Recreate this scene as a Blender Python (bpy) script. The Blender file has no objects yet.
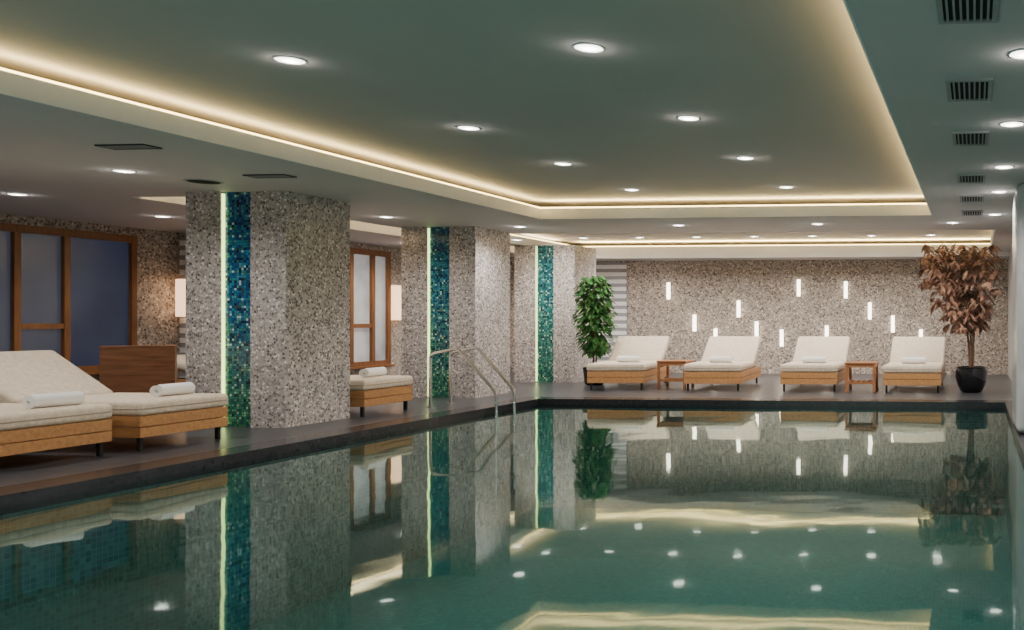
import bpy, bmesh, math, random
from mathutils import Vector, Matrix
random.seed(7)
PI = math.pi
C = bpy.context.scene.collection

# ------------------------------------------------------------------ materials
class NT:
    def __init__(s, name):
        s.m = bpy.data.materials.new(name); s.m.use_nodes = True
        s.t = s.m.node_tree; s.b = s.t.nodes['Principled BSDF']; s.out = s.t.nodes['Material Output']
    def n(s, typ, **kw):
        nd = s.t.nodes.new(typ)
        for k, v in kw.items():
            if k.startswith('i_'):
                key = k[2:]
                nd.inputs[int(key) if key.isdigit() else key].default_value = v
            else: setattr(nd, k, v)
        return nd
    def l(s, a, b): s.t.links.new(a, b)
    def ramp(s, fac, stops, mode='LINEAR'):
        r = s.n('ShaderNodeValToRGB'); cr = r.color_ramp; cr.interpolation = mode
        while len(cr.elements) > 1: cr.elements.remove(cr.elements[0])
        cr.elements[0].position = stops[0][0]; cr.elements[0].color = (*stops[0][1], 1)
        for p, c in stops[1:]:
            e = cr.elements.new(p); e.color = (*c, 1)
        s.l(fac, r.inputs[0]); return r.outputs[0]
    def coords(s): return s.n('ShaderNodeTexCoord').outputs['Object']
    def bump(s, h, strength=.3, dist=.01):
        b = s.n('ShaderNodeBump'); b.inputs['Strength'].default_value = strength; b.inputs['Distance'].default_value = dist
        s.l(h, b.inputs['Height']); s.l(b.outputs[0], s.b.inputs['Normal'])

def plain(name, col, rough=.5, metal=0, var=.06, scale=12, bump=0):
    t = NT(name); co = t.coords()
    nz = t.n('ShaderNodeTexNoise', i_Scale=scale, i_Detail=4.0); t.l(co, nz.inputs['Vector'])
    a = tuple(max(0, c*(1-var)) for c in col); b = tuple(min(1, c*(1+var)) for c in col)
    t.l(t.ramp(nz.outputs['Fac'], [(.3, a), (.7, b)]), t.b.inputs['Base Color'])
    t.b.inputs['Roughness'].default_value = rough; t.b.inputs['Metallic'].default_value = metal
    if bump: t.bump(nz.outputs['Fac'], bump, .01)
    return t.m

def emis(name, col, strength):
    t = NT(name); t.b.inputs['Base Color'].default_value = (*col, 1)
    t.b.inputs['Emission Color'].default_value = (*col, 1); t.b.inputs['Emission Strength'].default_value = strength
    return t.m

def pebble(name, scale=30, tint=(1, 1, 1)):
    t = NT(name); co = t.coords()
    v = t.n('ShaderNodeTexVoronoi', i_Scale=scale); t.l(co, v.inputs['Vector'])
    sp = t.n('ShaderNodeSeparateColor'); t.l(v.outputs['Color'], sp.inputs[0])
    cols = [(0, (.10, .08, .075)), (.12, (.27, .235, .22)), (.29, (.48, .43, .40)), (.50, (.37, .34, .33)), (.65, (.58, .53, .50)), (.83, (.84, .80, .77)), (.94, (.15, .13, .12))]
    cols = [(p, tuple(min(1, c*k) for c, k in zip(cc, tint))) for p, cc in cols]
    base = t.ramp(sp.outputs[0], cols, 'CONSTANT')
    e = t.n('ShaderNodeTexVoronoi', feature='DISTANCE_TO_EDGE', i_Scale=scale); t.l(co, e.inputs['Vector'])
    f = t.ramp(e.outputs['Distance'], [(0.03, (1, 1, 1)), (.12, (0, 0, 0))])
    mx = t.n('ShaderNodeMix', data_type='RGBA'); t.l(f, mx.inputs[0]); t.l(base, mx.inputs[6]); mx.inputs[7].default_value = (.47*tint[0], .43*tint[1], .41*tint[2], 1)
    t.l(mx.outputs[2], t.b.inputs['Base Color']); t.b.inputs['Roughness'].default_value = .30
    t.bump(e.outputs['Distance'], .10, .006)
    return t.m

def mosaic(name, size, stops, grout, rough=.15, gw=.43, grad=None):
    t = NT(name); co = t.coords(); ge = t.n('ShaderNodeNewGeometry')
    def vm(op, a, b=None, bv=None):
        nd = t.n('ShaderNodeVectorMath', operation=op); t.l(a, nd.inputs[0])
        if b is not None: t.l(b, nd.inputs[1])
        if bv is not None: nd.inputs[1].default_value = bv
        return nd.outputs[0]
    off = vm('MULTIPLY', ge.outputs['Normal'], bv=(.011, .011, .011))
    p = vm('SUBTRACT', co, off)
    p = vm('MULTIPLY', p, bv=(1/size,)*3)
    fl = vm('FLOOR', p); fr = vm('FRACTION', p)
    wn = t.n('ShaderNodeTexWhiteNoise'); t.l(fl, wn.inputs['Vector'])
    base = t.ramp(wn.outputs['Value'], stops, 'CONSTANT')
    if grad:
        sz = t.n('ShaderNodeSeparateXYZ'); t.l(co, sz.inputs[0])
        dv = t.n('ShaderNodeMath', operation='DIVIDE'); t.l(sz.outputs[2], dv.inputs[0]); dv.inputs[1].default_value = 2.42
        g2 = t.ramp(dv.outputs[0], grad)
        gv = t.ramp(wn.outputs['Value'], [(0, (.025, .11, .05)), (.25, (.05, .22, .09)), (.5, (.11, .34, .15)), (.7, (.02, .15, .15)), (.82, (.008, .035, .035)), (.90, (.34, .56, .34))], 'CONSTANT')
        mm = t.n('ShaderNodeMix', data_type='RGBA'); t.l(g2, mm.inputs[0])
        t.l(base, mm.inputs[6]); t.l(gv, mm.inputs[7]); base = mm.outputs[2]
    d = vm('ABSOLUTE', vm('SUBTRACT', fr, bv=(.5, .5, .5)))
    an = vm('ABSOLUTE', ge.outputs['Normal'])
    one = t.n('ShaderNodeVectorMath', operation='SUBTRACT'); one.inputs[0].default_value = (1, 1, 1); t.l(an, one.inputs[1])
    d = vm('MULTIPLY', d, one.outputs[0])
    s = t.n('ShaderNodeSeparateXYZ'); t.l(d, s.inputs[0])
    m1 = t.n('ShaderNodeMath', operation='MAXIMUM'); t.l(s.outputs[0], m1.inputs[0]); t.l(s.outputs[1], m1.inputs[1])
    m2 = t.n('ShaderNodeMath', operation='MAXIMUM'); t.l(m1.outputs[0], m2.inputs[0]); t.l(s.outputs[2], m2.inputs[1])
    g = t.n('ShaderNodeMath', operation='GREATER_THAN'); t.l(m2.outputs[0], g.inputs[0]); g.inputs[1].default_value = gw
    mx = t.n('ShaderNodeMix', data_type='RGBA'); t.l(g.outputs[0], mx.inputs[0]); t.l(base, mx.inputs[6]); mx.inputs[7].default_value = (*grout, 1)
    t.l(mx.outputs[2], t.b.inputs['Base Color']); t.b.inputs['Roughness'].default_value = rough
    return t.m

def wood(name, c1, c2, axis=0, rough=.4):
    t = NT(name); co = t.coords()
    mp = t.n('ShaderNodeMapping'); sc = [14, 14, 14]; sc[axis] = 1.2; mp.inputs['Scale'].default_value = sc
    t.l(co, mp.inputs['Vector'])
    nz = t.n('ShaderNodeTexNoise', i_Scale=2.2, i_Detail=6.0, i_Distortion=.6); t.l(mp.outputs[0], nz.inputs['Vector'])
    t.l(t.ramp(nz.outputs['Fac'], [(.3, c1), (.7, c2)]), t.b.inputs['Base Color'])
    t.b.inputs['Roughness'].default_value = rough; t.bump(nz.outputs['Fac'], .1, .004)
    return t.m

def deckmat(name):
    t = NT(name); co = t.coords()
    br = t.n('ShaderNodeTexBrick', offset=0.5, i_Scale=1.0); t.l(co, br.inputs['Vector'])
    br.inputs['Mortar Size'].default_value = .006; br.inputs['Brick Width'].default_value = .6; br.inputs['Row Height'].default_value = .3
    br.inputs['Color1'].default_value = (.054, .056, .062, 1); br.inputs['Color2'].default_value = (.070, .072, .079, 1); br.inputs['Mortar'].default_value = (.024, .024, .028, 1)
    nz = t.n('ShaderNodeTexNoise', i_Scale=14.0, i_Detail=8.0); t.l(co, nz.inputs['Vector'])
    mx = t.n('ShaderNodeMix', data_type='RGBA', blend_type='MULTIPLY'); mx.inputs[0].default_value = 1
    t.l(br.outputs[0], mx.inputs[6]); t.l(t.ramp(nz.outputs['Fac'], [(.3, (.85, .85, .85)), (.7, (1.12, 1.12, 1.12))]), mx.inputs[7])
    t.l(mx.outputs[2], t.b.inputs['Base Color'])
    t.b.inputs['Roughness'].default_value = .30
    return t.m

def watermat():
    t = NT('pool water surface'); co = t.coords()
    n1 = t.n('ShaderNodeTexNoise', i_Scale=.8, i_Detail=1.0, i_Distortion=.3); t.l(co, n1.inputs['Vector'])
    n2 = t.n('ShaderNodeTexNoise', i_Scale=4.0, i_Detail=1.0); t.l(co, n2.inputs['Vector'])
    ad = t.n('ShaderNodeMath', operation='MULTIPLY_ADD'); t.l(n2.outputs['Fac'], ad.inputs[0]); ad.inputs[1].default_value = .08; t.l(n1.outputs['Fac'], ad.inputs[2])
    bp = t.n('ShaderNodeBump'); bp.inputs['Strength'].default_value = 1.0; bp.inputs['Distance'].default_value = .0065
    t.l(ad.outputs[0], bp.inputs['Height'])
    fr = t.n('ShaderNodeFresnel', i_IOR=1.44); t.l(bp.outputs[0], fr.inputs['Normal'])
    tr = t.n('ShaderNodeBsdfTransparent'); tr.inputs[0].default_value = (.50, .77, .73, 1)
    gl = t.n('ShaderNodeBsdfGlossy'); gl.inputs['Roughness'].default_value = .032; gl.inputs['Color'].default_value = (.82, .95, .92, 1); t.l(bp.outputs[0], gl.inputs['Normal'])
    ms = t.n('ShaderNodeMixShader'); t.l(fr.outputs[0], ms.inputs[0]); t.l(tr.outputs[0], ms.inputs[1]); t.l(gl.outputs[0], ms.inputs[2])
    t.l(ms.outputs[0], t.out.inputs[0])
    return t.m

def leafmat(name, c1, c2, c3):
    t = NT(name); co = t.coords()
    nz = t.n('ShaderNodeTexNoise', i_Scale=9.0, i_Detail=2.0); t.l(co, nz.inputs['Vector'])
    t.l(t.ramp(nz.outputs['Fac'], [(.32, c1), (.5, c2), (.68, c3)]), t.b.inputs['Base Color'])
    t.b.inputs['Roughness'].default_value = .4
    return t.m

BL = [(0, (.010, .055, .22)), (.22, (.012, .11, .32)), (.42, (.025, .23, .40)), (.58, (.02, .17, .19)), (.70, (.10, .33, .40)), (.80, (.004, .015, .05)), (.94, (.50, .66, .66))]
g1 = lambda v: (v, v, v)
M = dict(
 stone=pebble('pebble terrazzo', 42), stonewall=pebble('pebble terrazzo wall', 34, (.92, .865, .79)),
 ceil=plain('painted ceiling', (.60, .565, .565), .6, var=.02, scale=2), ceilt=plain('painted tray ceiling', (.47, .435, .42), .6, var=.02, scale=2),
 fascia=plain('led whitened fascia', (.90, .90, .90), .5, var=.02),  # LED light on the lips put into the colour, whiter than the ceiling
 plaster=plain('grey plaster', (.55, .55, .56), .2, var=.04), deck=deckmat('dark stone deck'),
 kerb=plain('dark granite kerb', (.022, .022, .026), .22, var=.3, scale=30),
 poolt=mosaic('pool tile', .04, [(0, (.048, .135, .127)), (.3, (.062, .16, .15)), (.55, (.078, .182, .17)), (.8, (.036, .105, .10)), (.93, (.11, .225, .21))], (.13, .235, .22), .3, gw=.44),
 blue=mosaic('blue glass mosaic', .026, BL, (.03, .045, .05), .08, grad=[(0, g1(.95)), (.22, g1(.65)), (.5, g1(.12)), (1, g1(0))]),
 blue2=mosaic('blue green glass mosaic', .026, BL, (.03, .045, .05), .08, grad=[(0, g1(.85)), (.4, g1(.5)), (.8, g1(.2)), (1, g1(.15))]),
 blue3=mosaic('teal glass mosaic', .03, [(0, (.015, .13, .20)), (.3, (.03, .21, .26)), (.55, (.10, .32, .34)), (.75, (.008, .05, .07)), (.92, (.45, .62, .60))], (.04, .06, .065), .08, grad=[(0, g1(.7)), (.5, g1(.35)), (1, g1(.15))]),
 water=watermat(),
 oak=wood('honey oak', (.36, .17, .066), (.54, .29, .12), 1), oakx=wood('honey oak long', (.36, .17, .066), (.54, .29, .12), 0),
 table=wood('reddish table wood', (.26, .105, .045), (.40, .18, .08), 0),
 darkwood=wood('brown walnut', (.15, .068, .036), (.28, .13, .068), 0), winwood=wood('window wood', (.18, .072, .026), (.31, .135, .05), 2),
 cushion=plain('cream fabric', (.68, .575, .45), .9, var=.12, scale=26, bump=.45), piping=plain('cream piping', (.46, .37, .28), .9),
 towel=plain('white terry towel', (.88, .87, .85), .95, var=.05, scale=120, bump=.4),
 black=plain('black metal', (.02, .02, .02), .4), chrome=plain('chrome', (.95, .95, .96), .2, 1, var=.01),
 pot=plain('black glazed pot', (.012, .012, .014), .12), soil=plain('soil', (.04, .025, .015), .95, var=.4, scale=50),
 bark=plain('bark', (.16, .095, .06), .85, var=.3, scale=40), green=leafmat('green leaves', (.013, .055, .015), (.035, .125, .032), (.09, .235, .07)),
 copper=leafmat('copper leaves', (.17, .08, .055), (.35, .19, .13), (.54, .34, .245)),
 lens=emis('downlight lens', (1, .96, .89), 5.5), tube=emis('wall tube', (1, .88, .70), 8), shade=emis('lamp shade', (1, .62, .36), 2.4),
 led=emis('led line', (.76, .95, .34), 3.2), tape=emis('warm led tape', (1, .74, .28), 9), trimw=plain('white metal ring', (.75, .75, .72), .4), ventg=plain('grey vent metal', (.34, .35, .35), .45), ventd=plain('dark vent void', (.012, .012, .012), .9),
 slat=plain('pale slat', (.95, .95, .95), .5), slatd=plain('grey slat back', (.36, .36, .38), .8),
)
def panemat(name, c1, c2, em, sc=.8):
    t = NT(name); t.b.inputs['Roughness'].default_value = .18
    co = t.coords(); g = t.n('ShaderNodeTexNoise', i_Scale=sc, i_Detail=3.0); t.l(co, g.inputs['Vector'])
    r = t.ramp(g.outputs['Fac'], [(.35, c1), (.65, c2)])
    t.l(r, t.b.inputs['Base Color']); t.l(r, t.b.inputs['Emission Color']); t.b.inputs['Emission Strength'].default_value = em  # faint glow put into the panes for the dusk light outside
    return t.m
M['paneA'] = panemat('grey blue frosted glass', (.055, .062, .092), (.078, .086, .122), .36)
M['paneN'] = panemat('navy dusk glass', (.026, .032, .064), (.044, .052, .095), .40)
M['paneB'] = panemat('pale frosted glass', (.24, .24, .25), (.46, .45, .44), .6, 1.2)

# ------------------------------------------------------------------ mesh helpers
def box(bm, x0, x1, y0, y1, z0, z1, bev=0, seg=2, mtx=None):
    r = bmesh.ops.create_cube(bm, size=1)
    vs = r['verts']
    for v in vs:
        v.co = Vector(((x0+x1)/2+v.co.x*(x1-x0), (y0+y1)/2+v.co.y*(y1-y0), (z0+z1)/2+v.co.z*(z1-z0)))
    if bev:
        es = list({e for v in vs for e in v.link_edges})
        rr = bmesh.ops.bevel(bm, geom=es, offset=bev, segments=seg, profile=.5, affect='EDGES')
        vs = list({v for f in rr['faces'] for v in f.verts} | {v for v in vs if v.is_valid})
    if mtx is not None:
        for v in vs: v.co = mtx @ v.co
    return vs

def tube(bm, pts, r, n=8, caps=True):
    pts = [Vector(p) for p in pts]; rings = []; rr = r if isinstance(r, (list, tuple)) else [r]*len(pts)
    up = None
    for i, p in enumerate(pts):
        d = (pts[min(i+1, len(pts)-1)]-pts[max(i-1, 0)]).normalized()
        if up is None:
            up = Vector((0, 0, 1)) if abs(d.z) < .9 else Vector((1, 0, 0))
        a = (up - d*up.dot(d)).normalized(); up = a; b = d.cross(a)
        rings.append([bm.verts.new(p+(a*math.cos(2*PI*k/n)+b*math.sin(2*PI*k/n))*rr[i]) for k in range(n)])
    for i in range(len(rings)-1):
        for k in range(n):
            bm.faces.new((rings[i][k], rings[i][(k+1) % n], rings[i+1][(k+1) % n], rings[i+1][k]))
    if caps:
        bm.faces.new(rings[0][::-1]); bm.faces.new(rings[-1])

def lathe(bm, prof, n=28, cx=0, cy=0):
    rings = []
    for r, z in prof:
        if r < 1e-5: rings.append([bm.verts.new((cx, cy, z))])
        else: rings.append([bm.verts.new((cx+r*math.cos(2*PI*k/n), cy+r*math.sin(2*PI*k/n), z)) for k in range(n)])
    for i in range(len(rings)-1):
        A, B = rings[i], rings[i+1]
        for k in range(n):
            a0, a1 = A[k % len(A)], A[(k+1) % len(A)]; b0, b1 = B[k % len(B)], B[(k+1) % len(B)]
            f = []
            for v in (a0, a1, b1, b0):
                if v not in f: f.append(v)
            if len(f) > 2: bm.faces.new(f)

def slab(bm, xs, ys, holes, z0, z1):
    xs = sorted(set(xs)); ys = sorted(set(ys))
    def full(i, j):
        if i < 0 or j < 0 or i >= len(xs)-1 or j >= len(ys)-1: return False
        cx = (xs[i]+xs[i+1])/2; cy = (ys[j]+ys[j+1])/2
        return not any(h[0] < cx < h[1] and h[2] < cy < h[3] for h in holes)
    V = {}
    def v(i, j, k):
        if (i, j, k) not in V: V[(i, j, k)] = bm.verts.new((xs[i], ys[j], (z0, z1)[k]))
        return V[(i, j, k)]
    for i in range(len(xs)-1):
        for j in range(len(ys)-1):
            if not full(i, j): continue
            bm.faces.new((v(i, j, 1), v(i+1, j, 1), v(i+1, j+1, 1), v(i, j+1, 1)))
            bm.faces.new((v(i, j, 0), v(i, j+1, 0), v(i+1, j+1, 0), v(i+1, j, 0)))
            if not full(i-1, j): bm.faces.new((v(i, j, 0), v(i, j, 1), v(i, j+1, 1), v(i, j+1, 0)))
            if not full(i+1, j): bm.faces.new((v(i+1, j, 0), v(i+1, j+1, 0), v(i+1, j+1, 1), v(i+1, j, 1)))
            if not full(i, j-1): bm.faces.new((v(i, j, 0), v(i+1, j, 0), v(i+1, j, 1), v(i, j, 1)))
            if not full(i, j+1): bm.faces.new((v(i, j+1, 0), v(i, j+1, 1), v(i+1, j+1, 1), v(i+1, j+1, 0)))

def obj(name, bm, mat, parent=None, smooth=False, fix=True):
    if fix: bmesh.ops.recalc_face_normals(bm, faces=bm.faces)
    me = bpy.data.meshes.new(name); bm.to_mesh(me); bm.free()
    if smooth:
        me.polygons.foreach_set('use_smooth', [True]*len(me.polygons))
    me.materials.append(mat)
    o = bpy.data.objects.new(name, me); C.objects.link(o)
    if parent: o.parent = parent
    if smooth:
        try: me.set_sharp_from_angle(angle=math.radians(40))
        except Exception: pass
    return o
def B(): return bmesh.new()
def bx(name, mat, dims, parent=None, bev=0, seg=2, smooth=False):
    b = B(); box(b, *dims, bev=bev, seg=seg); return obj(name, b, mat, parent, smooth)
def struct(o): o['kind'] = 'structure'; return o
def thing(name, label, cat, loc=(0, 0, 0), rz=0, group=None):
    o = bpy.data.objects.new(name, None); C.objects.link(o); o.location = loc; o.rotation_euler = (0, 0, rz)
    o.empty_display_size = .1
    o['label'] = label; o['category'] = cat
    if group: o['group'] = group
    return o
def dup(root, loc, rz, label):
    r = root.copy(); C.objects.link(r); r.location = loc; r.rotation_euler = (0, 0, rz); r['label'] = label
    for ch in list(root.children):
        c = ch.copy(); C.objects.link(c); c.parent = r
        for g in ch.children:
            d = g.copy(); C.objects.link(d); d.parent = c
    return r

# ------------------------------------------------------------------ room shell
ZC = 2.42; ZF = 2.55; ZT = 2.66
XL, XR, YN, YB = -12.0, 3.0, -3.0, 18.2
PX0, PX1, PY0, PY1 = -6.05, .40, 1.2, 12.05       # pool opening
K = .32; ZW = -.07
b = B(); slab(b, [XL-.2, PX0-K, PX1+K, XR+.2], [YN-.2, PY0-K, PY1+K, YB+.2], [(PX0-K, PX1+K, PY0-K, PY1+K)], -.12, 0)
struct(obj('floor', b, M['deck']))
b = B(); slab(b, [PX0-K, PX0, PX1, PX1+K], [PY0-K, PY0, PY1, PY1+K], [(PX0, PX1, PY0, PY1)], -.12, .004)
struct(obj('trim_1', b, M['kerb']))
b = B()
slab(b, [PX0-.25, PX1+.25], [PY0-.25, PY1+.25], [], -1.65, -1.5)
slab(b, [PX0-.25, PX0, PX1, PX1+.25], [PY0-.25, PY0, PY1, PY1+.25], [(PX0, PX1, PY0, PY1)], -1.5, -.12)
struct(obj('pool_basin', b, M['poolt']))
b = B(); vs = [b.verts.new(p) for p in ((PX0, PY0, ZW), (PX1, PY0, ZW), (PX1, PY1, ZW), (PX0, PY1, ZW))]; b.faces.new(vs)
w = obj('pool_water', b, M['water'], fix=False); w['kind'] = 'stuff'; w['label'] = 'calm teal water filling the tiled indoor pool'; w['category'] = 'water'

struct(bx('wall_left', M['stonewall'], (XL-.2, XL, YN, 12.6, 0, 2.8)))
struct(bx('wall_left_return', M['stonewall'], (XL-.2, -10.6, 12.6, 12.8, 0, 2.8)))
struct(bx('wall_left_rear', M['stonewall'], (-10.8, -10.6, 12.8, YB, 0, 2.8)))
struct(bx('wall_back', M['stonewall'], (-10.8, .86, YB, YB+.2, 0, 2.8)))
struct(bx('wall_right_rear', M['plaster'], (.66, .86, 9.8, YB, 0, 2.8)))
struct(bx('wall_right_partition', M['plaster'], (.40, XR, 8.7, 9.8, .004, 2.42), bev=.07, seg=5, smooth=True))
struct(bx('wall_right', M['plaster'], (XR, XR+.2, YN, 9.8, 0, 2.8)))
struct(bx('wall_front', M['plaster'], (XL-.2, XR+.2, YN-.2, YN, 0, 2.8)))
T1 = (-5.65, -.53, -2, 11.3); T2 = (-7.9, .3, 13.2, 17.35); T3 = (-9.0, -8.2, 8.9, 17.0)
b = B()
xs = [XL-.2, XR+.2]; ys = [YN-.2, YB]
for t in (T1, T2, T3): xs += t[:2]; ys += t[2:]
slab(b, xs, ys, [T1, T2, T3], ZC, ZF)
struct(obj('ceiling', b, M['ceil']))
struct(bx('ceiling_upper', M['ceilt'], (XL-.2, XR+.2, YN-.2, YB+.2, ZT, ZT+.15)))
struct(bx('ceiling_rear_drop', M['ceil'], (-7.9, .66, 17.35, YB, 2.33, ZC)))
n = 2
for t in (T1, T2, T3):
    b = B(); e = .012
    slab(b, [t[0], t[0]+e, t[1]-e, t[1]], [t[2], t[2]+e, t[3]-e, t[3]], [(t[0]+e, t[1]-e, t[2]+e, t[3]-e)], ZC-.004, ZF+.003)
    struct(obj('trim_%d' % n, b, M['fascia'])); n += 1
struct(bx('trim_5', M['fascia'], (-7.9, .66, 17.335, 17.35, 2.325, ZC-.004)))
# warm LED tape lying on top of the cove lips
for t in (T1, T2, T3):
    b = B(); g = .012
    slab(b, [t[0]-g, t[0], t[1], t[1]+g], [t[2]-g, t[2], t[3], t[3]+g], [(t[0], t[1], t[2], t[3])], ZF+.001, ZF+.022)
    struct(obj('trim_%d' % (n+1), b, M['tape'])); n += 1

# cove lights
def cove(x0, y0, x1, y1, watts, z=ZF+.026, col=(1, .76, .32), w=.05):
    L = math.hypot(x1-x0, y1-y0)
    d = bpy.data.lights.new('cove_lamp', 'AREA'); d.shape = 'RECTANGLE'; d.size = L; d.size_y = w
    d.energy = watts*L; d.color = col
    o = bpy.data.objects.new('cove_lamp', d); C.objects.link(o)
    o.location = ((x0+x1)/2, (y0+y1)/2, z)
    o.rotation_euler = (PI, 0, 0)
    if abs(y1-y0) > abs(x1-x0): o.rotation_euler = (PI, 0, PI/2)
W1 = 4
cove(T1[0]-.03, -2, T1[0]-.03, T1[3], W1); cove(T1[1]+.03, -2, T1[1]+.03, T1[3], W1+3); cove(T1[0], T1[3]+.03, T1[1], T1[3]+.03, W1+5)
cove(T2[0], T2[3]+.06, T2[1], T2[3]+.06, 26); cove(T2[0], T2[2]-.06, T2[1], T2[2]-.06, 10)
cove(T3[0]-.06, T3[2], T3[0]-.06, T3[3], 18, col=(1, .80, .5)); cove(T3[1]+.06, T3[2], T3[1]+.06, T3[3], 8, col=(1, .80, .5))

# ------------------------------------------------------------------ downlights
ORD = ['nearest', 'second', 'third', 'fourth', 'fifth', 'sixth', 'seventh', 'eighth']
CNT = ['first', 'second', 'third', 'fourth', 'fifth', 'sixth', 'seventh', 'eighth']
def make_down():
    t = thing('downlight', '', 'ceiling light', (0, 0, 0), 0, 'recessed round downlights')
    b = B(); lathe(b, [(.075, -.002), (.077, -.005), (.084, -.005), (.088, -.002), (.088, 0)], 28); obj('trim_ring', b, M['trimw'], t, True)
    b = B(); lathe(b, [(0, -.011), (.04, -.010), (.066, -.007), (.0755, -.003), (.0755, 0), (0, 0)], 28); obj('lens', b, M['lens'], t, True)
    return t
proto = None
DW = 3.3
def lamp(x, y, z, watts, cone=158, halo=True):
    d = bpy.data.lights.new('downlight_or_fill_lamp', 'SPOT'); d.energy = watts*DW; d.color = (1, .945, .89); d.spot_size = math.radians(cone); d.spot_blend = .8; d.shadow_soft_size = .06
    l = bpy.data.objects.new('downlight_or_fill_lamp', d); C.objects.link(l); l.location = (x, y, z-.03)
    l.visible_glossy = False          # the modelled lens is what shows in reflections
    if halo:
        d = bpy.data.lights.new('downlight_rim_glow', 'POINT'); d.energy = 1.3; d.color = (1, .95, .88); d.shadow_soft_size = .012
        l = bpy.data.objects.new('downlight_rim_glow', d); C.objects.link(l); l.location = (x, y, z-.035); l.visible_glossy = False
def down(x, y, z, label, watts=42):
    global proto
    if proto is None: proto = make_down(); o = proto; o.location = (x, y, z); o['label'] = label
    else: o = dup(proto, (x, y, z), 0, label)
    lamp(x, y, z, watts)
for nm, x, TY in (('left', -4.09, [5.06, 6.97, 8.65, 10.45]), ('right', -2.2, [4.98, 6.78, 8.5, 10.4])):
    for i, y in enumerate(TY):
        down(x, y, ZT, 'round downlight in the raised ceiling over the pool, %s row, %s from the front' % (nm, ORD[i]))
for i, y in enumerate([4.5, 6.1, 7.8, 9.3, 11.3]):
    down(.25, y, ZC, 'round downlight beside the row of square vents at far right, %s from the front' % ORD[i], 30)
for i, x in enumerate([-6.4, -4.1, -2.15, -.3]):
    down(x, 12.2, ZC, 'round downlight in the lowered strip above the far pool edge, %s from the left' % CNT[i])
for i, x in enumerate([-7.2, -6.1, -5.0, -3.9, -2.8, -1.7, -.6]):
    down(x, 14.6, ZT, 'round downlight in the rear raised ceiling, front row, %s from the left' % CNT[i], 28)
for i, x in enumerate([-7.4, -6.3, -5.2, -4.1, -3.0, -1.9, -.8]):
    down(x, 16.5, ZT, 'round downlight in the rear raised ceiling, back row, %s from the left' % CNT[i], 44)
for i, y in enumerate([4.6, 7.34, 10.9, 14.2]):
    down(-7.5, y, ZC, 'round downlight above the left deck in line with the columns, %s from the front' % ORD[i], 34)
for i, (x, y) in enumerate([(-10.0, 8.6), (-10.3, 10.6), (-9.7, 14.6), (-9.6, 16.6)]):
    down(x, y, ZC, 'round downlight near the wooden windows beyond the columns, %s from the front' % ORD[i], 34)
for x, y, z in [(-4.07, 3.1, ZT), (-2.2, 3.0, ZT), (-4.07, 1.1, ZT), (-2.2, 1.1, ZT), (-7.5, 2.0, ZC), (-10, 5.5, ZC), (-10, 2, ZC), (.25, 2.6, ZC), (-3, -1, ZT)]:  # added fill spots without fixtures, out of view, brightening column fronts
    lamp(x, y, z, 44, halo=False)
# unseen fill lamps added under water to brighten the basin and ceiling
for x in (-5, -3.6, -2.2, -.8):
    d = bpy.data.lights.new('underwater_fill_lamp', 'AREA'); d.shape = 'DISK'; d.size = .3; d.energy = 18; d.color = (1, 1, .94)
    o = bpy.data.objects.new('underwater_fill_lamp', d); C.objects.link(o); o.location = (x, PY0+.02, -.75)
    o.rotation_euler = Vector((0, -1, 0)).to_track_quat('Z', 'Y').to_euler()

# ------------------------------------------------------------------ vents
def make_vent():
    t = thing('ceiling_vent', '', 'vent', (0, 0, 0), 0, 'square ceiling vents')
    b = B(); slab(b, [-.13, -.105, .105, .13], [-.235, -.205, .205, .235], [(-.105, .105, -.205, .205)], -.012, 0); obj('frame', b, M['ventg'], t)
    bx('backing', M['ventd'], (-.105, .105, -.205, .205, -.003, 0), t)
    b = B()
    for k in range(7):
        x = -.087+k*.029; box(b, x-.005, x+.005, -.205, .205, -.011, -.003)
    obj('slats', b, M['ventg'], t)
    return t
v0 = make_vent()
for i, y in enumerate([3.75, 5.17, 6.55, 8.4, 9.8, 11.1]):
    lab = 'grey slatted rectangular ceiling vent above the right side, %s from the front' % ORD[i]
    if i == 0: v0.location = (-.03, y, ZC); v0['label'] = lab
    else: dup(v0, (-.03, y, ZC), 0, lab)
t = thing('linear_vent', 'dark narrow linear vent in the ceiling left of the pool, nearest', 'vent', (-6.4, 6.3, ZC), 0, 'linear ceiling vents')
b = B(); slab(b, [-.20, -.19, .19, .20], [-.08, -.07, .07, .08], [(-.19, .19, -.07, .07)], -.01, 0); obj('frame', b, M['black'], t)
bx('backing', M['ventd'], (-.19, .19, -.07, .07, -.003, 0), t)
b = B()
for k in range(5): box(b, -.19, .19, -.058+k*.026, -.048+k*.026, -.009, -.003)
obj('slats', b, M['ventg'], t)
dup(t, (-6.42, 7.7, ZC), 0, 'dark narrow linear vent in front of the nearest column top')
t = thing('ceiling_speaker', 'round grey perforated ceiling disc left of the nearest column', 'speaker', (-7.3, 7.95, ZC))
b = B(); lathe(b, [(0, -.012), (.12, -.012), (.135, -.004), (.135, 0)], 32); obj('grille', b, M['ventd'], t, True)
b = B(); lathe(b, [(.135, -.008), (.155, -.006), (.16, 0), (.135, 0)], 32); obj('rim', b, M['ventg'], t, True)

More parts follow.
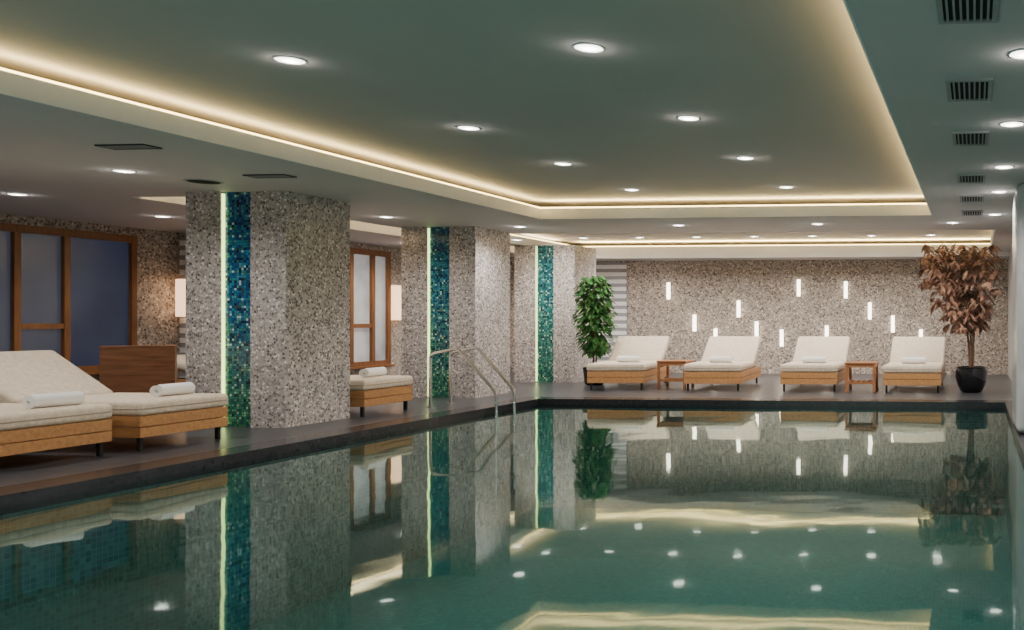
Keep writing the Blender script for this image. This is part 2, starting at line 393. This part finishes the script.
# ------------------------------------------------------------------ columns
def column(y0, y1, label, mm):
    x0, x1 = -8.1, -7.0; cx = (x0+x1)/2; cy = (y0+y1)/2
    t = thing('stone_column', label, 'column', (cx, cy, 0), 0, 'pebble clad columns along the pool')
    hw = (x1-x0)/2; hd = (y1-y0)/2; sl, sr, dp = -.165, .165, .07
    pts = [(-hw, -hd), (sl, -hd), (sl, -hd+dp), (sr, -hd+dp), (sr, -hd), (hw, -hd), (hw, hd), (-hw, hd)]
    b = B(); lo = [b.verts.new((x, y, 0)) for x, y in pts]; hi = [b.verts.new((x, y, ZC)) for x, y in pts]
    b.faces.new(lo[::-1]); b.faces.new(hi)
    for i in range(8): b.faces.new((lo[i], lo[(i+1) % 8], hi[(i+1) % 8], hi[i]))
    obj('shaft', b, M['stone'], t)
    bx('mosaic_strip', M[mm], (sl, sr, -hd+.045, -hd+dp, 0, ZC), t)
    bx('led_line', M['led'], (sl, sl+.012, -hd+.015, -hd+.045, .02, ZC-.02), t)
    return t
column(8.6, 9.55, 'large pebble clad column nearest the camera with blue mosaic strip', 'blue')
column(12.1, 13.05, 'middle pebble clad column with blue green mosaic strip behind the pool ladder', 'blue2')
column(15.25, 16.15, 'farthest pebble clad column with teal mosaic strip beside the green plant', 'blue3')

# ------------------------------------------------------------------ windows
def window(name, X, posts, rails, zb, zt, panes):
    t = bpy.data.objects.new(name, None); C.objects.link(t); t.location = (X, posts[0], 0); t['kind'] = 'structure'
    y0 = posts[0]; L = posts[-1]-y0
    b = B()
    box(b, 0, .07, -.06, L+.06, zt-.07, zt+.03); box(b, 0, .07, -.06, L+.06, zb-.05, zb+.03)
    for p in posts: box(b, 0, .085, p-y0-.04, p-y0+.04, zb+.03, zt-.07)
    for (a, c, z) in rails: box(b, 0, .075, posts[a]-y0+.04, posts[c]-y0-.04, z-.035, z+.035)
    obj('window_frame', b, M['winwood'], t)
    for i in range(len(posts)-1):
        b = B(); box(b, .0, .03, posts[i]-y0+.04, posts[i+1]-y0-.04, zb+.03, zt-.07); obj('pane', b, M[panes[i]], t)
    bx('window_sill', M['winwood'], (0, .13, -.08, L+.08, zb-.09, zb-.05), t, bev=.006)
    return t
window('window_1', XL, [7.4, 8.9, 10.25, 10.87, 11.82], [(2, 3, 1.02), (0, 1, 1.02)], .45, 2.27, ['paneA', 'paneA', 'paneA', 'paneN'])
window('window_2', -10.6, [13.3, 14.4, 14.95, 15.38], [(0, 1, 1.0), (1, 2, 1.0)], .35, 2.3, ['paneB']*3)

def louvre(label, x0, x1, y, z0, z1, n):
    t = thing('louvre_panel', label, 'louvre panel', ((x0+x1)/2, y-.005, z0)); hw = (x1-x0)/2; H = z1-z0
    bx('backing', M['slatd'], (-hw, hw, -.02, 0, 0, H), t)
    b = B(); p = H/n
    for k in range(n): box(b, -hw, hw, -.032, -.02, k*p+.02, k*p+p*.66)
    obj('slats', b, M['slat'], t); return t
louvre('grey and white horizontal slatted panel on the back wall behind the green plant', -9.6, -7.22, YB, 0, 2.3, 15)
louvre('grey horizontal slatted panel left of the nearest column', -11.93, -10.75, 12.6, 0, 2.35, 16)

def sconce(label, x, y, z, rz, s=1):
    t = thing('wall_sconce', label, 'wall lamp', (x, y, z), rz, 'box wall sconces')
    bx('back_plate', M['chrome'], (-.012, .0, -.07, .07, .05, .5), t)
    bx('shade', M['shade'], (-.13, -.012, -.12*s, .12*s, 0, .56*s), t, bev=.012)
    b = B(); box(b, -.125, -.017, -.115*s, .115*s, .56*s, .56*s+.012); obj('cap', b, M['trimw'], t)
sconce('glowing box wall lamp at left edge of the nearest column', -11.76, 12.56, 1.15, PI/2)
sconce('glowing box wall lamp beside the window between nearest and middle columns', -10.6, 15.60, 1.10, PI, 1.12)

# ------------------------------------------------------------------ wall tube lights on the back wall
def px_on_wall(px, py, Y=YB):
    u = (px-896)/900; v = (320-py)/900; s, c = math.sin(math.radians(5)), math.cos(math.radians(5))
    D = Y/(c+u*s); return D*(-s+u*c), 1.1+v*D
tl = [(669, 291, 'highest one above the first lounger from the left'), (695, 323, 'between first and second loungers'), (716, 337, 'low one just above the left side of the second lounger'),
 (739, 309, 'above the right side of second lounger'), (757, 330, 'right above the second lounger corner'), (782, 338, 'low one left of the third lounger'), (799, 288, 'high one above the third lounger'),
 (827, 334, 'low one above the third lounger'), (846, 290, 'high one between third and fourth loungers'), (870, 311, 'mid height above the right side table'), (893, 324, 'above the left side of fourth lounger'), (921, 338, 'low one above the fourth lounger')]
t0 = None
for px, py, lab in tl:
    x, z = px_on_wall(px, py)
    lab = 'glowing vertical wall light bar, ' + lab
    if t0 is None:
        t0 = thing('wall_light', lab, 'wall light', (x, YB, z), 0, 'glowing light bars on the back wall')
        bx('housing', M['trimw'], (-.04, .04, -.02, 0, -.18, .18), t0); bx('diffuser', M['tube'], (-.034, .034, -.06, -.02, -.17, .17), t0, bev=.01)
    else: dup(t0, (x, YB, z), 0, lab)

# ------------------------------------------------------------------ loungers (local: foot at x=0, head towards -x)
def make_lounger(theta=33, label=''):
    t = thing('sun_lounger', label, 'sun lounger', (0, 0, 0), 0, 'cream cushioned wooden sun loungers')
    b = B(); W = .44; L = 1.86
    for (za, zb) in ((.115, .20), (.205, .295)):
        box(b, -.03, 0, -W, W, za, zb, .004, 1); box(b, -L, -L+.03, -W, W, za, zb, .004, 1)
        box(b, -L+.03, -.03, -W, -W+.03, za, zb, .004, 1); box(b, -L+.03, -.03, W-.03, W, za, zb, .004, 1)
    box(b, -.05, -.03, -W+.03, W-.03, .12, .29)
    obj('frame', b, M['oakx'], t)
    b = B()
    for k in range(12):
        x = -.1-k*.09; box(b, x-.035, x+.035, -W+.03, W-.03, .27, .29)
    obj('slat_base', b, M['oak'], t)
    for sx in (-.06, -L+.12):
        for sy in (-1, 1):
            b = B(); box(b, sx-.02, sx+.02, sy*(W-.05)-.015, sy*(W-.05)+.015, 0, .115, .004, 1); obj('leg', b, M['black'], t)
    def cush(x0, x1, w, z0, z1, mtx=None):
        b = B(); box(b, x0, x1, -w, w, z0, z1, .042, 5)
        if mtx is not None: b.transform(mtx)
        return b
    obj('seat_cushion', cush(-1.13, .012, W+.012, .296, .42), M['cushion'], t, True)
    th = math.radians(theta)
    R = Matrix.Translation((-1.205, 0, .30)) @ Matrix.Rotation(th, 4, 'Y')
    obj('backrest_cushion', cush(-.78, 0, W+.012, .02, .14, R), M['cushion'], t, True)
    b = B(); box(b, -.76, 0, -W+.02, W-.02, 0, .02); b.transform(R); obj('backrest_panel', b, M['oak'], t)
    if theta > 20:
        b = B()
        e = R @ Vector((-.55, 0, 0))
        for sy in (-.3, .3): tube(b, [(e.x, sy, e.z), (e.x-.08, sy, .29)], .012, 8)
        tube(b, [(e.x-.08, -.38, .28), (e.x-.08, .38, .28)], .012, 8)
        obj('backrest_support', b, M['black'], t)
    b = B()
    z = .358; r = W+.014
    tube(b, [(-1.10, -r, z), (-.04, -r, z), (.0, -r+.012, z), (.014, -r+.05, z), (.014, r-.05, z), (.0, r-.012, z), (-.04, r, z), (-1.10, r, z)], .006, 6)
    obj('piping', b, M['piping'], t, True)
    return t
LG = [((-6.92, 7.36, 0), 0, 'large cream lounger with raised back in front of the nearest column'),
      ((-6.98, 6.29, 0), 0, 'cream lounger cut by the left frame edge, nearest the camera'),
      ((-6.88, 10.06, 0), 0, 'cream lounger foot end showing between the nearest and middle columns'),
      ((-5.58, 13.6, 0), -PI/2+math.radians(7), 'first cream lounger from the left at the back, beside the green plant'),
      ((-4.04, 13.6, 0), -PI/2+math.radians(4), 'second cream lounger from the left in the back row'),
      ((-2.53, 13.6, 0), -PI/2+math.radians(2), 'third cream lounger from the left in the back row'),
      ((-.94, 13.5, 0), -PI/2, 'rightmost cream lounger in the back row beside the copper plant')]
l0 = make_lounger(32, LG[0][2]); l0.location = LG[0][0]
for loc, rz, lab in LG[1:]: dup(l0, loc, rz, lab)
l8 = make_lounger(14, 'cream lounger lying nearly flat behind the brown wooden cabinet'); l8.location = (-9.15, 11.75, 0)

# towels
def towel_bm(L=.36, R=.068, turns=3.2, th=.014):
    b = B(); n = 60
    def sp(t, o):
        a = t*turns*2*PI; r = .008+(R-.008-th)*t+o; return (r*math.cos(a), r*math.sin(a)*.88)
    outer = [sp(i/n, th*.9) for i in range(n+1)]; inner = [sp(i/n, 0) for i in range(n+1)]
    ends = []
    for y in (-L/2, L/2):
        ends.append(([b.verts.new((x, y, z)) for x, z in outer], [b.verts.new((x, y, z)) for x, z in inner]))
    (o0, i0), (o1, i1) = ends
    for k in range(n):
        b.faces.new((o0[k], o0[k+1], o1[k+1], o1[k])); b.faces.new((i0[k+1], i0[k], i1[k], i1[k+1]))
        b.faces.new((o0[k], i0[k], i0[k+1], o0[k+1])); b.faces.new((o1[k+1], i1[k+1], i1[k], o1[k]))
    b.faces.new((o0[0], o1[0], i1[0], i0[0])); b.faces.new((o0[n], i0[n], i1[n], o1[n]))
    zmin = min(v.co.z for v in b.verts)
    for v in b.verts: v.co.z -= zmin
    return b
tw0 = obj('rolled_towel', towel_bm(), M['towel'], None, True)
tw0['category'] = 'towel'; tw0['group'] = 'rolled white towels on the loungers'
tws = [((-7.22, 7.53), 4, 'rolled white towel on the large lounger before the nearest column'), ((-7.20, 6.46), -5, 'rolled white towel on the lounger cut by the left frame edge'),
       ((-7.2, 10.22), 3, 'rolled white towel on the lounger between nearest and middle columns'),
       ((-5.54, 14.05), 94, 'rolled white towel on the first back row lounger'), ((-4.02, 14.05), 88, 'rolled white towel on the second back row lounger'),
       ((-2.52, 14.05), 91, 'rolled white towel on the third back row lounger'), ((-.94, 13.95), 90, 'rolled white towel on the rightmost back row lounger'), ((-9.6, 11.8), 0, 'rolled white towel on the nearly flat lounger behind the cabinet')]
for i, ((x, y), a, lab) in enumerate(tws):
    o = tw0 if i == 0 else tw0.copy()
    if i: C.objects.link(o)
    o.location = (x, y, .421); o.rotation_euler = (0, 0, math.radians(a)); o['label'] = lab

# side tables
def make_table(label):
    t = thing('side_table', label, 'side table', (0, 0, 0), 0, 'small wooden side tables')
    b = B(); H = .45; w = .24
    for k in range(6):
        y = -w+.002+k*(2*w/6); box(b, -w, w, y, y+2*w/6-.008, H-.022, H, .003, 1)
    obj('table_top', b, M['table'], t)
    for sx in (-1, 1):
        for sy in (-1, 1):
            b = B(); box(b, sx*(w-.03)-.02, sx*(w-.03)+.02, sy*(w-.03)-.02, sy*(w-.03)+.02, 0, H-.022, .003, 1); obj('leg', b, M['table'], t)
    b = B(); i = w-.05
    for s in (-1, 1):
        box(b, -i, i, s*(w-.03)-.01, s*(w-.03)+.01, H-.075, H-.022); box(b, s*(w-.03)-.01, s*(w-.03)+.01, -i, i, H-.075, H-.022)
    obj('apron', b, M['table'], t)
    b = B()
    for s in (-1, 1): box(b, -i, i, s*(w-.03)-.01, s*(w-.03)+.01, .12, .15)
    for k in range(5):
        x = -i+.02+k*(2*i-.04)/4; box(b, x-.025, x+.025, -i-.01, i+.01, .15, .162)
    obj('lower_shelf', b, M['table'], t)
    return t
tb = make_table('small wooden side table between first and second back row loungers'); tb.location = (-4.80, 14.15, 0)
dup(tb, (-1.74, 13.85, 0), 0, 'small wooden side table between third and rightmost back row loungers')

# wooden cabinet behind near lounger
t = thing('wooden_cabinet', 'low plain brown wooden cabinet behind the large near lounger', 'cabinet', (-10.10, 10.08, 0), math.radians(38))
bx('plinth', M['black'], (-.32, .32, -.09, .09, 0, .06), t)
bx('body', M['darkwood'], (-.35, .35, -.10, .10, .06, .765), t, bev=.004)
bx('top', M['darkwood'], (-.355, .355, -.105, .105, .768, .79), t, bev=.005)

# ------------------------------------------------------------------ pool ladder
t = thing('pool_ladder', 'chrome pool ladder with two curved handrails at the left pool edge', 'pool ladder', (-6.05, 11.03, 0))
def rail(y):
    p = [(-.80, 0), (-.80, .3), (-.80, .58), (-.792, .64), (-.755, .675), (-.70, .690), (-.58, .712), (-.49, .730), (-.445, .730), (-.405, .705), (-.30, .595), (-.15, .43), (-.02, .29), (.04, .222), (.064, .175), (.07, .12), (.07, -.1), (.07, -.5), (.07, -1.1)]
    P = [Vector((a, y, c)) for a, c in p]; q = []
    for i in range(len(P)-1):
        p0 = P[max(i-1, 0)]; p1 = P[i]; p2 = P[i+1]; p3 = P[min(i+2, len(P)-1)]
        for s in range(6):
            u = s/6
            q.append(.5*((2*p1)+(p2-p0)*u+(2*p0-5*p1+4*p2-p3)*u*u+(3*p1-p0-3*p2+p3)*u**3))
    q.append(P[-1])
    b = B(); tube(b, q, .020, 14); return b
for y in (-.22, .22):
    obj('handrail', rail(y), M['chrome'], t, True)
    b = B(); lathe(b, [(.021, 0), (.05, 0), (.05, .012), (.023, .02)], 20, -.80, y); obj('flange', b, M['chrome'], t, True)
for k in range(3):
    bx('tread', M['chrome'], (.03, .13, -.2, .2, -.38-k*.28, -.35-k*.28), t, bev=.005)

# ------------------------------------------------------------------ plants
def leaf(bm, p, d, L, W, droop=.5):
    d = d.normalized(); up = Vector((0, 0, 1)); s = d.cross(up)
    if s.length < .05: s = Vector((1, 0, 0))
    s.normalize(); s = (s + Vector((0, 0, random.uniform(-.5, .5)))).normalized()
    rows = []; q = Vector(p); dd = d.copy()
    for k, w in enumerate((.06, .8, 1.0, .62, .03)):
        nrm = dd.cross(s).normalized()
        rows.append((bm.verts.new(q-s*W*w*.5+nrm*W*.12*w), bm.verts.new(q), bm.verts.new(q+s*W*w*.5+nrm*W*.12*w)))
        dd = (dd+Vector((0, 0, -droop*.35))).normalized(); q = q+dd*L/4
    for k in range(4):
        a, c = rows[k], rows[k+1]
        bm.faces.new((a[0], a[1], c[1], c[0])); bm.faces.new((a[1], a[2], c[2], c[1]))

# green plant
t = thing('potted_green_tree', 'tall narrow green leafy tree in a dark pot beside the farthest column', 'plant', (-6.42, 14.75, 0))
b = B(); lathe(b, [(0, 0), (.13, 0), (.16, .03), (.19, .28), (.20, .30), (.18, .30), (.17, .26), (0, .26)], 28); obj('pot', b, M['pot'], t, True)
b = B(); lathe(b, [(0, .275), (.168, .268)], 24); obj('soil', b, M['soil'], t)
b = B()
for k in range(3):
    a = k*2.1; tube(b, [(.03*math.cos(a), .03*math.sin(a), .25), (.035*math.cos(a+.8), .035*math.sin(a+.8), .7), (.05*math.cos(a+1.5), .05*math.sin(a+1.5), 1.2), (.04*math.cos(a+2), .04*math.sin(a+2), 1.7)], [.016, .014, .01, .005], 7)
obj('trunk', b, M['bark'], t, True)
b = B()
for k in range(1050):
    z = random.uniform(.55, 1.84); f = (z-.5)/1.4
    R = .28*math.sin(min(1, (1-f)*3.2+.2)*PI/2)*(1 if f > .3 else .5+1.66*f)*random.uniform(.8, 1.15)
    a = random.uniform(0, 2*PI); r = R*math.sqrt(random.uniform(.12, 1))
    p = (r*math.cos(a), r*math.sin(a), z)
    leaf(b, p, Vector((math.cos(a), math.sin(a), random.uniform(-.5, .6))), random.uniform(.10, .16), random.uniform(.05, .075), 1.0)
obj('foliage', b, M['green'], t, fix=False)

# copper plant
t = thing('potted_copper_tree', 'tall reddish brown leafy tree in a black pot at the right', 'plant', (-.05, 13.75, 0))
b = B(); lathe(b, [(0, 0), (.13, 0), (.165, .02), (.215, .12), (.245, .24), (.245, .32), (.225, .37), (.235, .39), (.21, .39), (.205, .34), (0, .34)], 36); obj('pot', b, M['pot'], t, True)
b = B(); lathe(b, [(0, .355), (.204, .348)], 24); obj('soil', b, M['soil'], t)
b = B(); tips = []
for k in range(6):
    a = k*2*PI/6+.3; pts = []; rr = []
    lean = random.uniform(.18, .36)
    for s in range(10):
        f = s/9; z = .33+f*random.uniform(1.62, 1.78)*(1 if k else 1.08); r = .03+lean*f**2.2
        pts.append((r*math.cos(a+.5*f)-.15*f*f+random.uniform(-.01, .01), r*math.sin(a+.5*f), z)); rr.append(.016-.009*f)
    pts.sort(key=lambda q: q[2])
    tube(b, pts, rr, 7)
    for s in range(3, 10):
        for m in range(7):
            aa = random.uniform(0, 2*PI); zz = pts[s][2]
            g = min(1, max(0, (zz-.85)/.7))
            Lb = random.uniform(.14, .24)+random.uniform(0, .44)*g
            p = Vector(pts[s]); e = p+Vector((math.cos(aa)*Lb-.04, math.sin(aa)*Lb, random.uniform(-.05, .26)))
            if e.z < .98: continue
            e.z = min(e.z, 2.40-random.uniform(0, .12))
            ex = e.x+.13; hr = math.hypot(ex, e.y); lim = .30+.34*g; f2 = lim/hr
            if hr > lim: e.x = ex*f2-.13; e.y *= f2
            e.x = min(e.x, .40)
            mid = (p+e)/2+Vector((0, 0, .02)); tube(b, [p, mid, e], [.006, .005, .003], 5); tips.append((mid, e))
obj('trunk', b, M['bark'], t, True)
b = B()
for mid, e in tips:
    for m in range(4):
        q = mid.lerp(e, random.uniform(.4, 1.05)); a = random.uniform(0, 2*PI)
        leaf(b, q, Vector((math.cos(a), math.sin(a), random.uniform(-.6, .5))), random.uniform(.14, .20), random.uniform(.055, .085), 1.2)
for v in b.verts:
    v.co.z = min(v.co.z, 2.405); v.co.x = min(v.co.x, .62)
obj('foliage', b, M['copper'], t, fix=False)

# ------------------------------------------------------------------ world & camera
w = bpy.data.worlds.new('World'); bpy.context.scene.world = w; w.use_nodes = True
w.node_tree.nodes['Background'].inputs[0].default_value = (.1, .13, .25, 1); w.node_tree.nodes['Background'].inputs[1].default_value = .3
cd = bpy.data.cameras.new('Camera'); cam = bpy.data.objects.new('Camera', cd); C.objects.link(cam)
cam.location = (0, 0, 1.1); cam.rotation_euler = (PI/2, 0, math.radians(5))
cd.sensor_width = 36; cd.lens = 900*36/1024; cd.shift_x = -.375; cd.shift_y = 5/1024; cd.clip_start = .05
bpy.context.scene.camera = cam
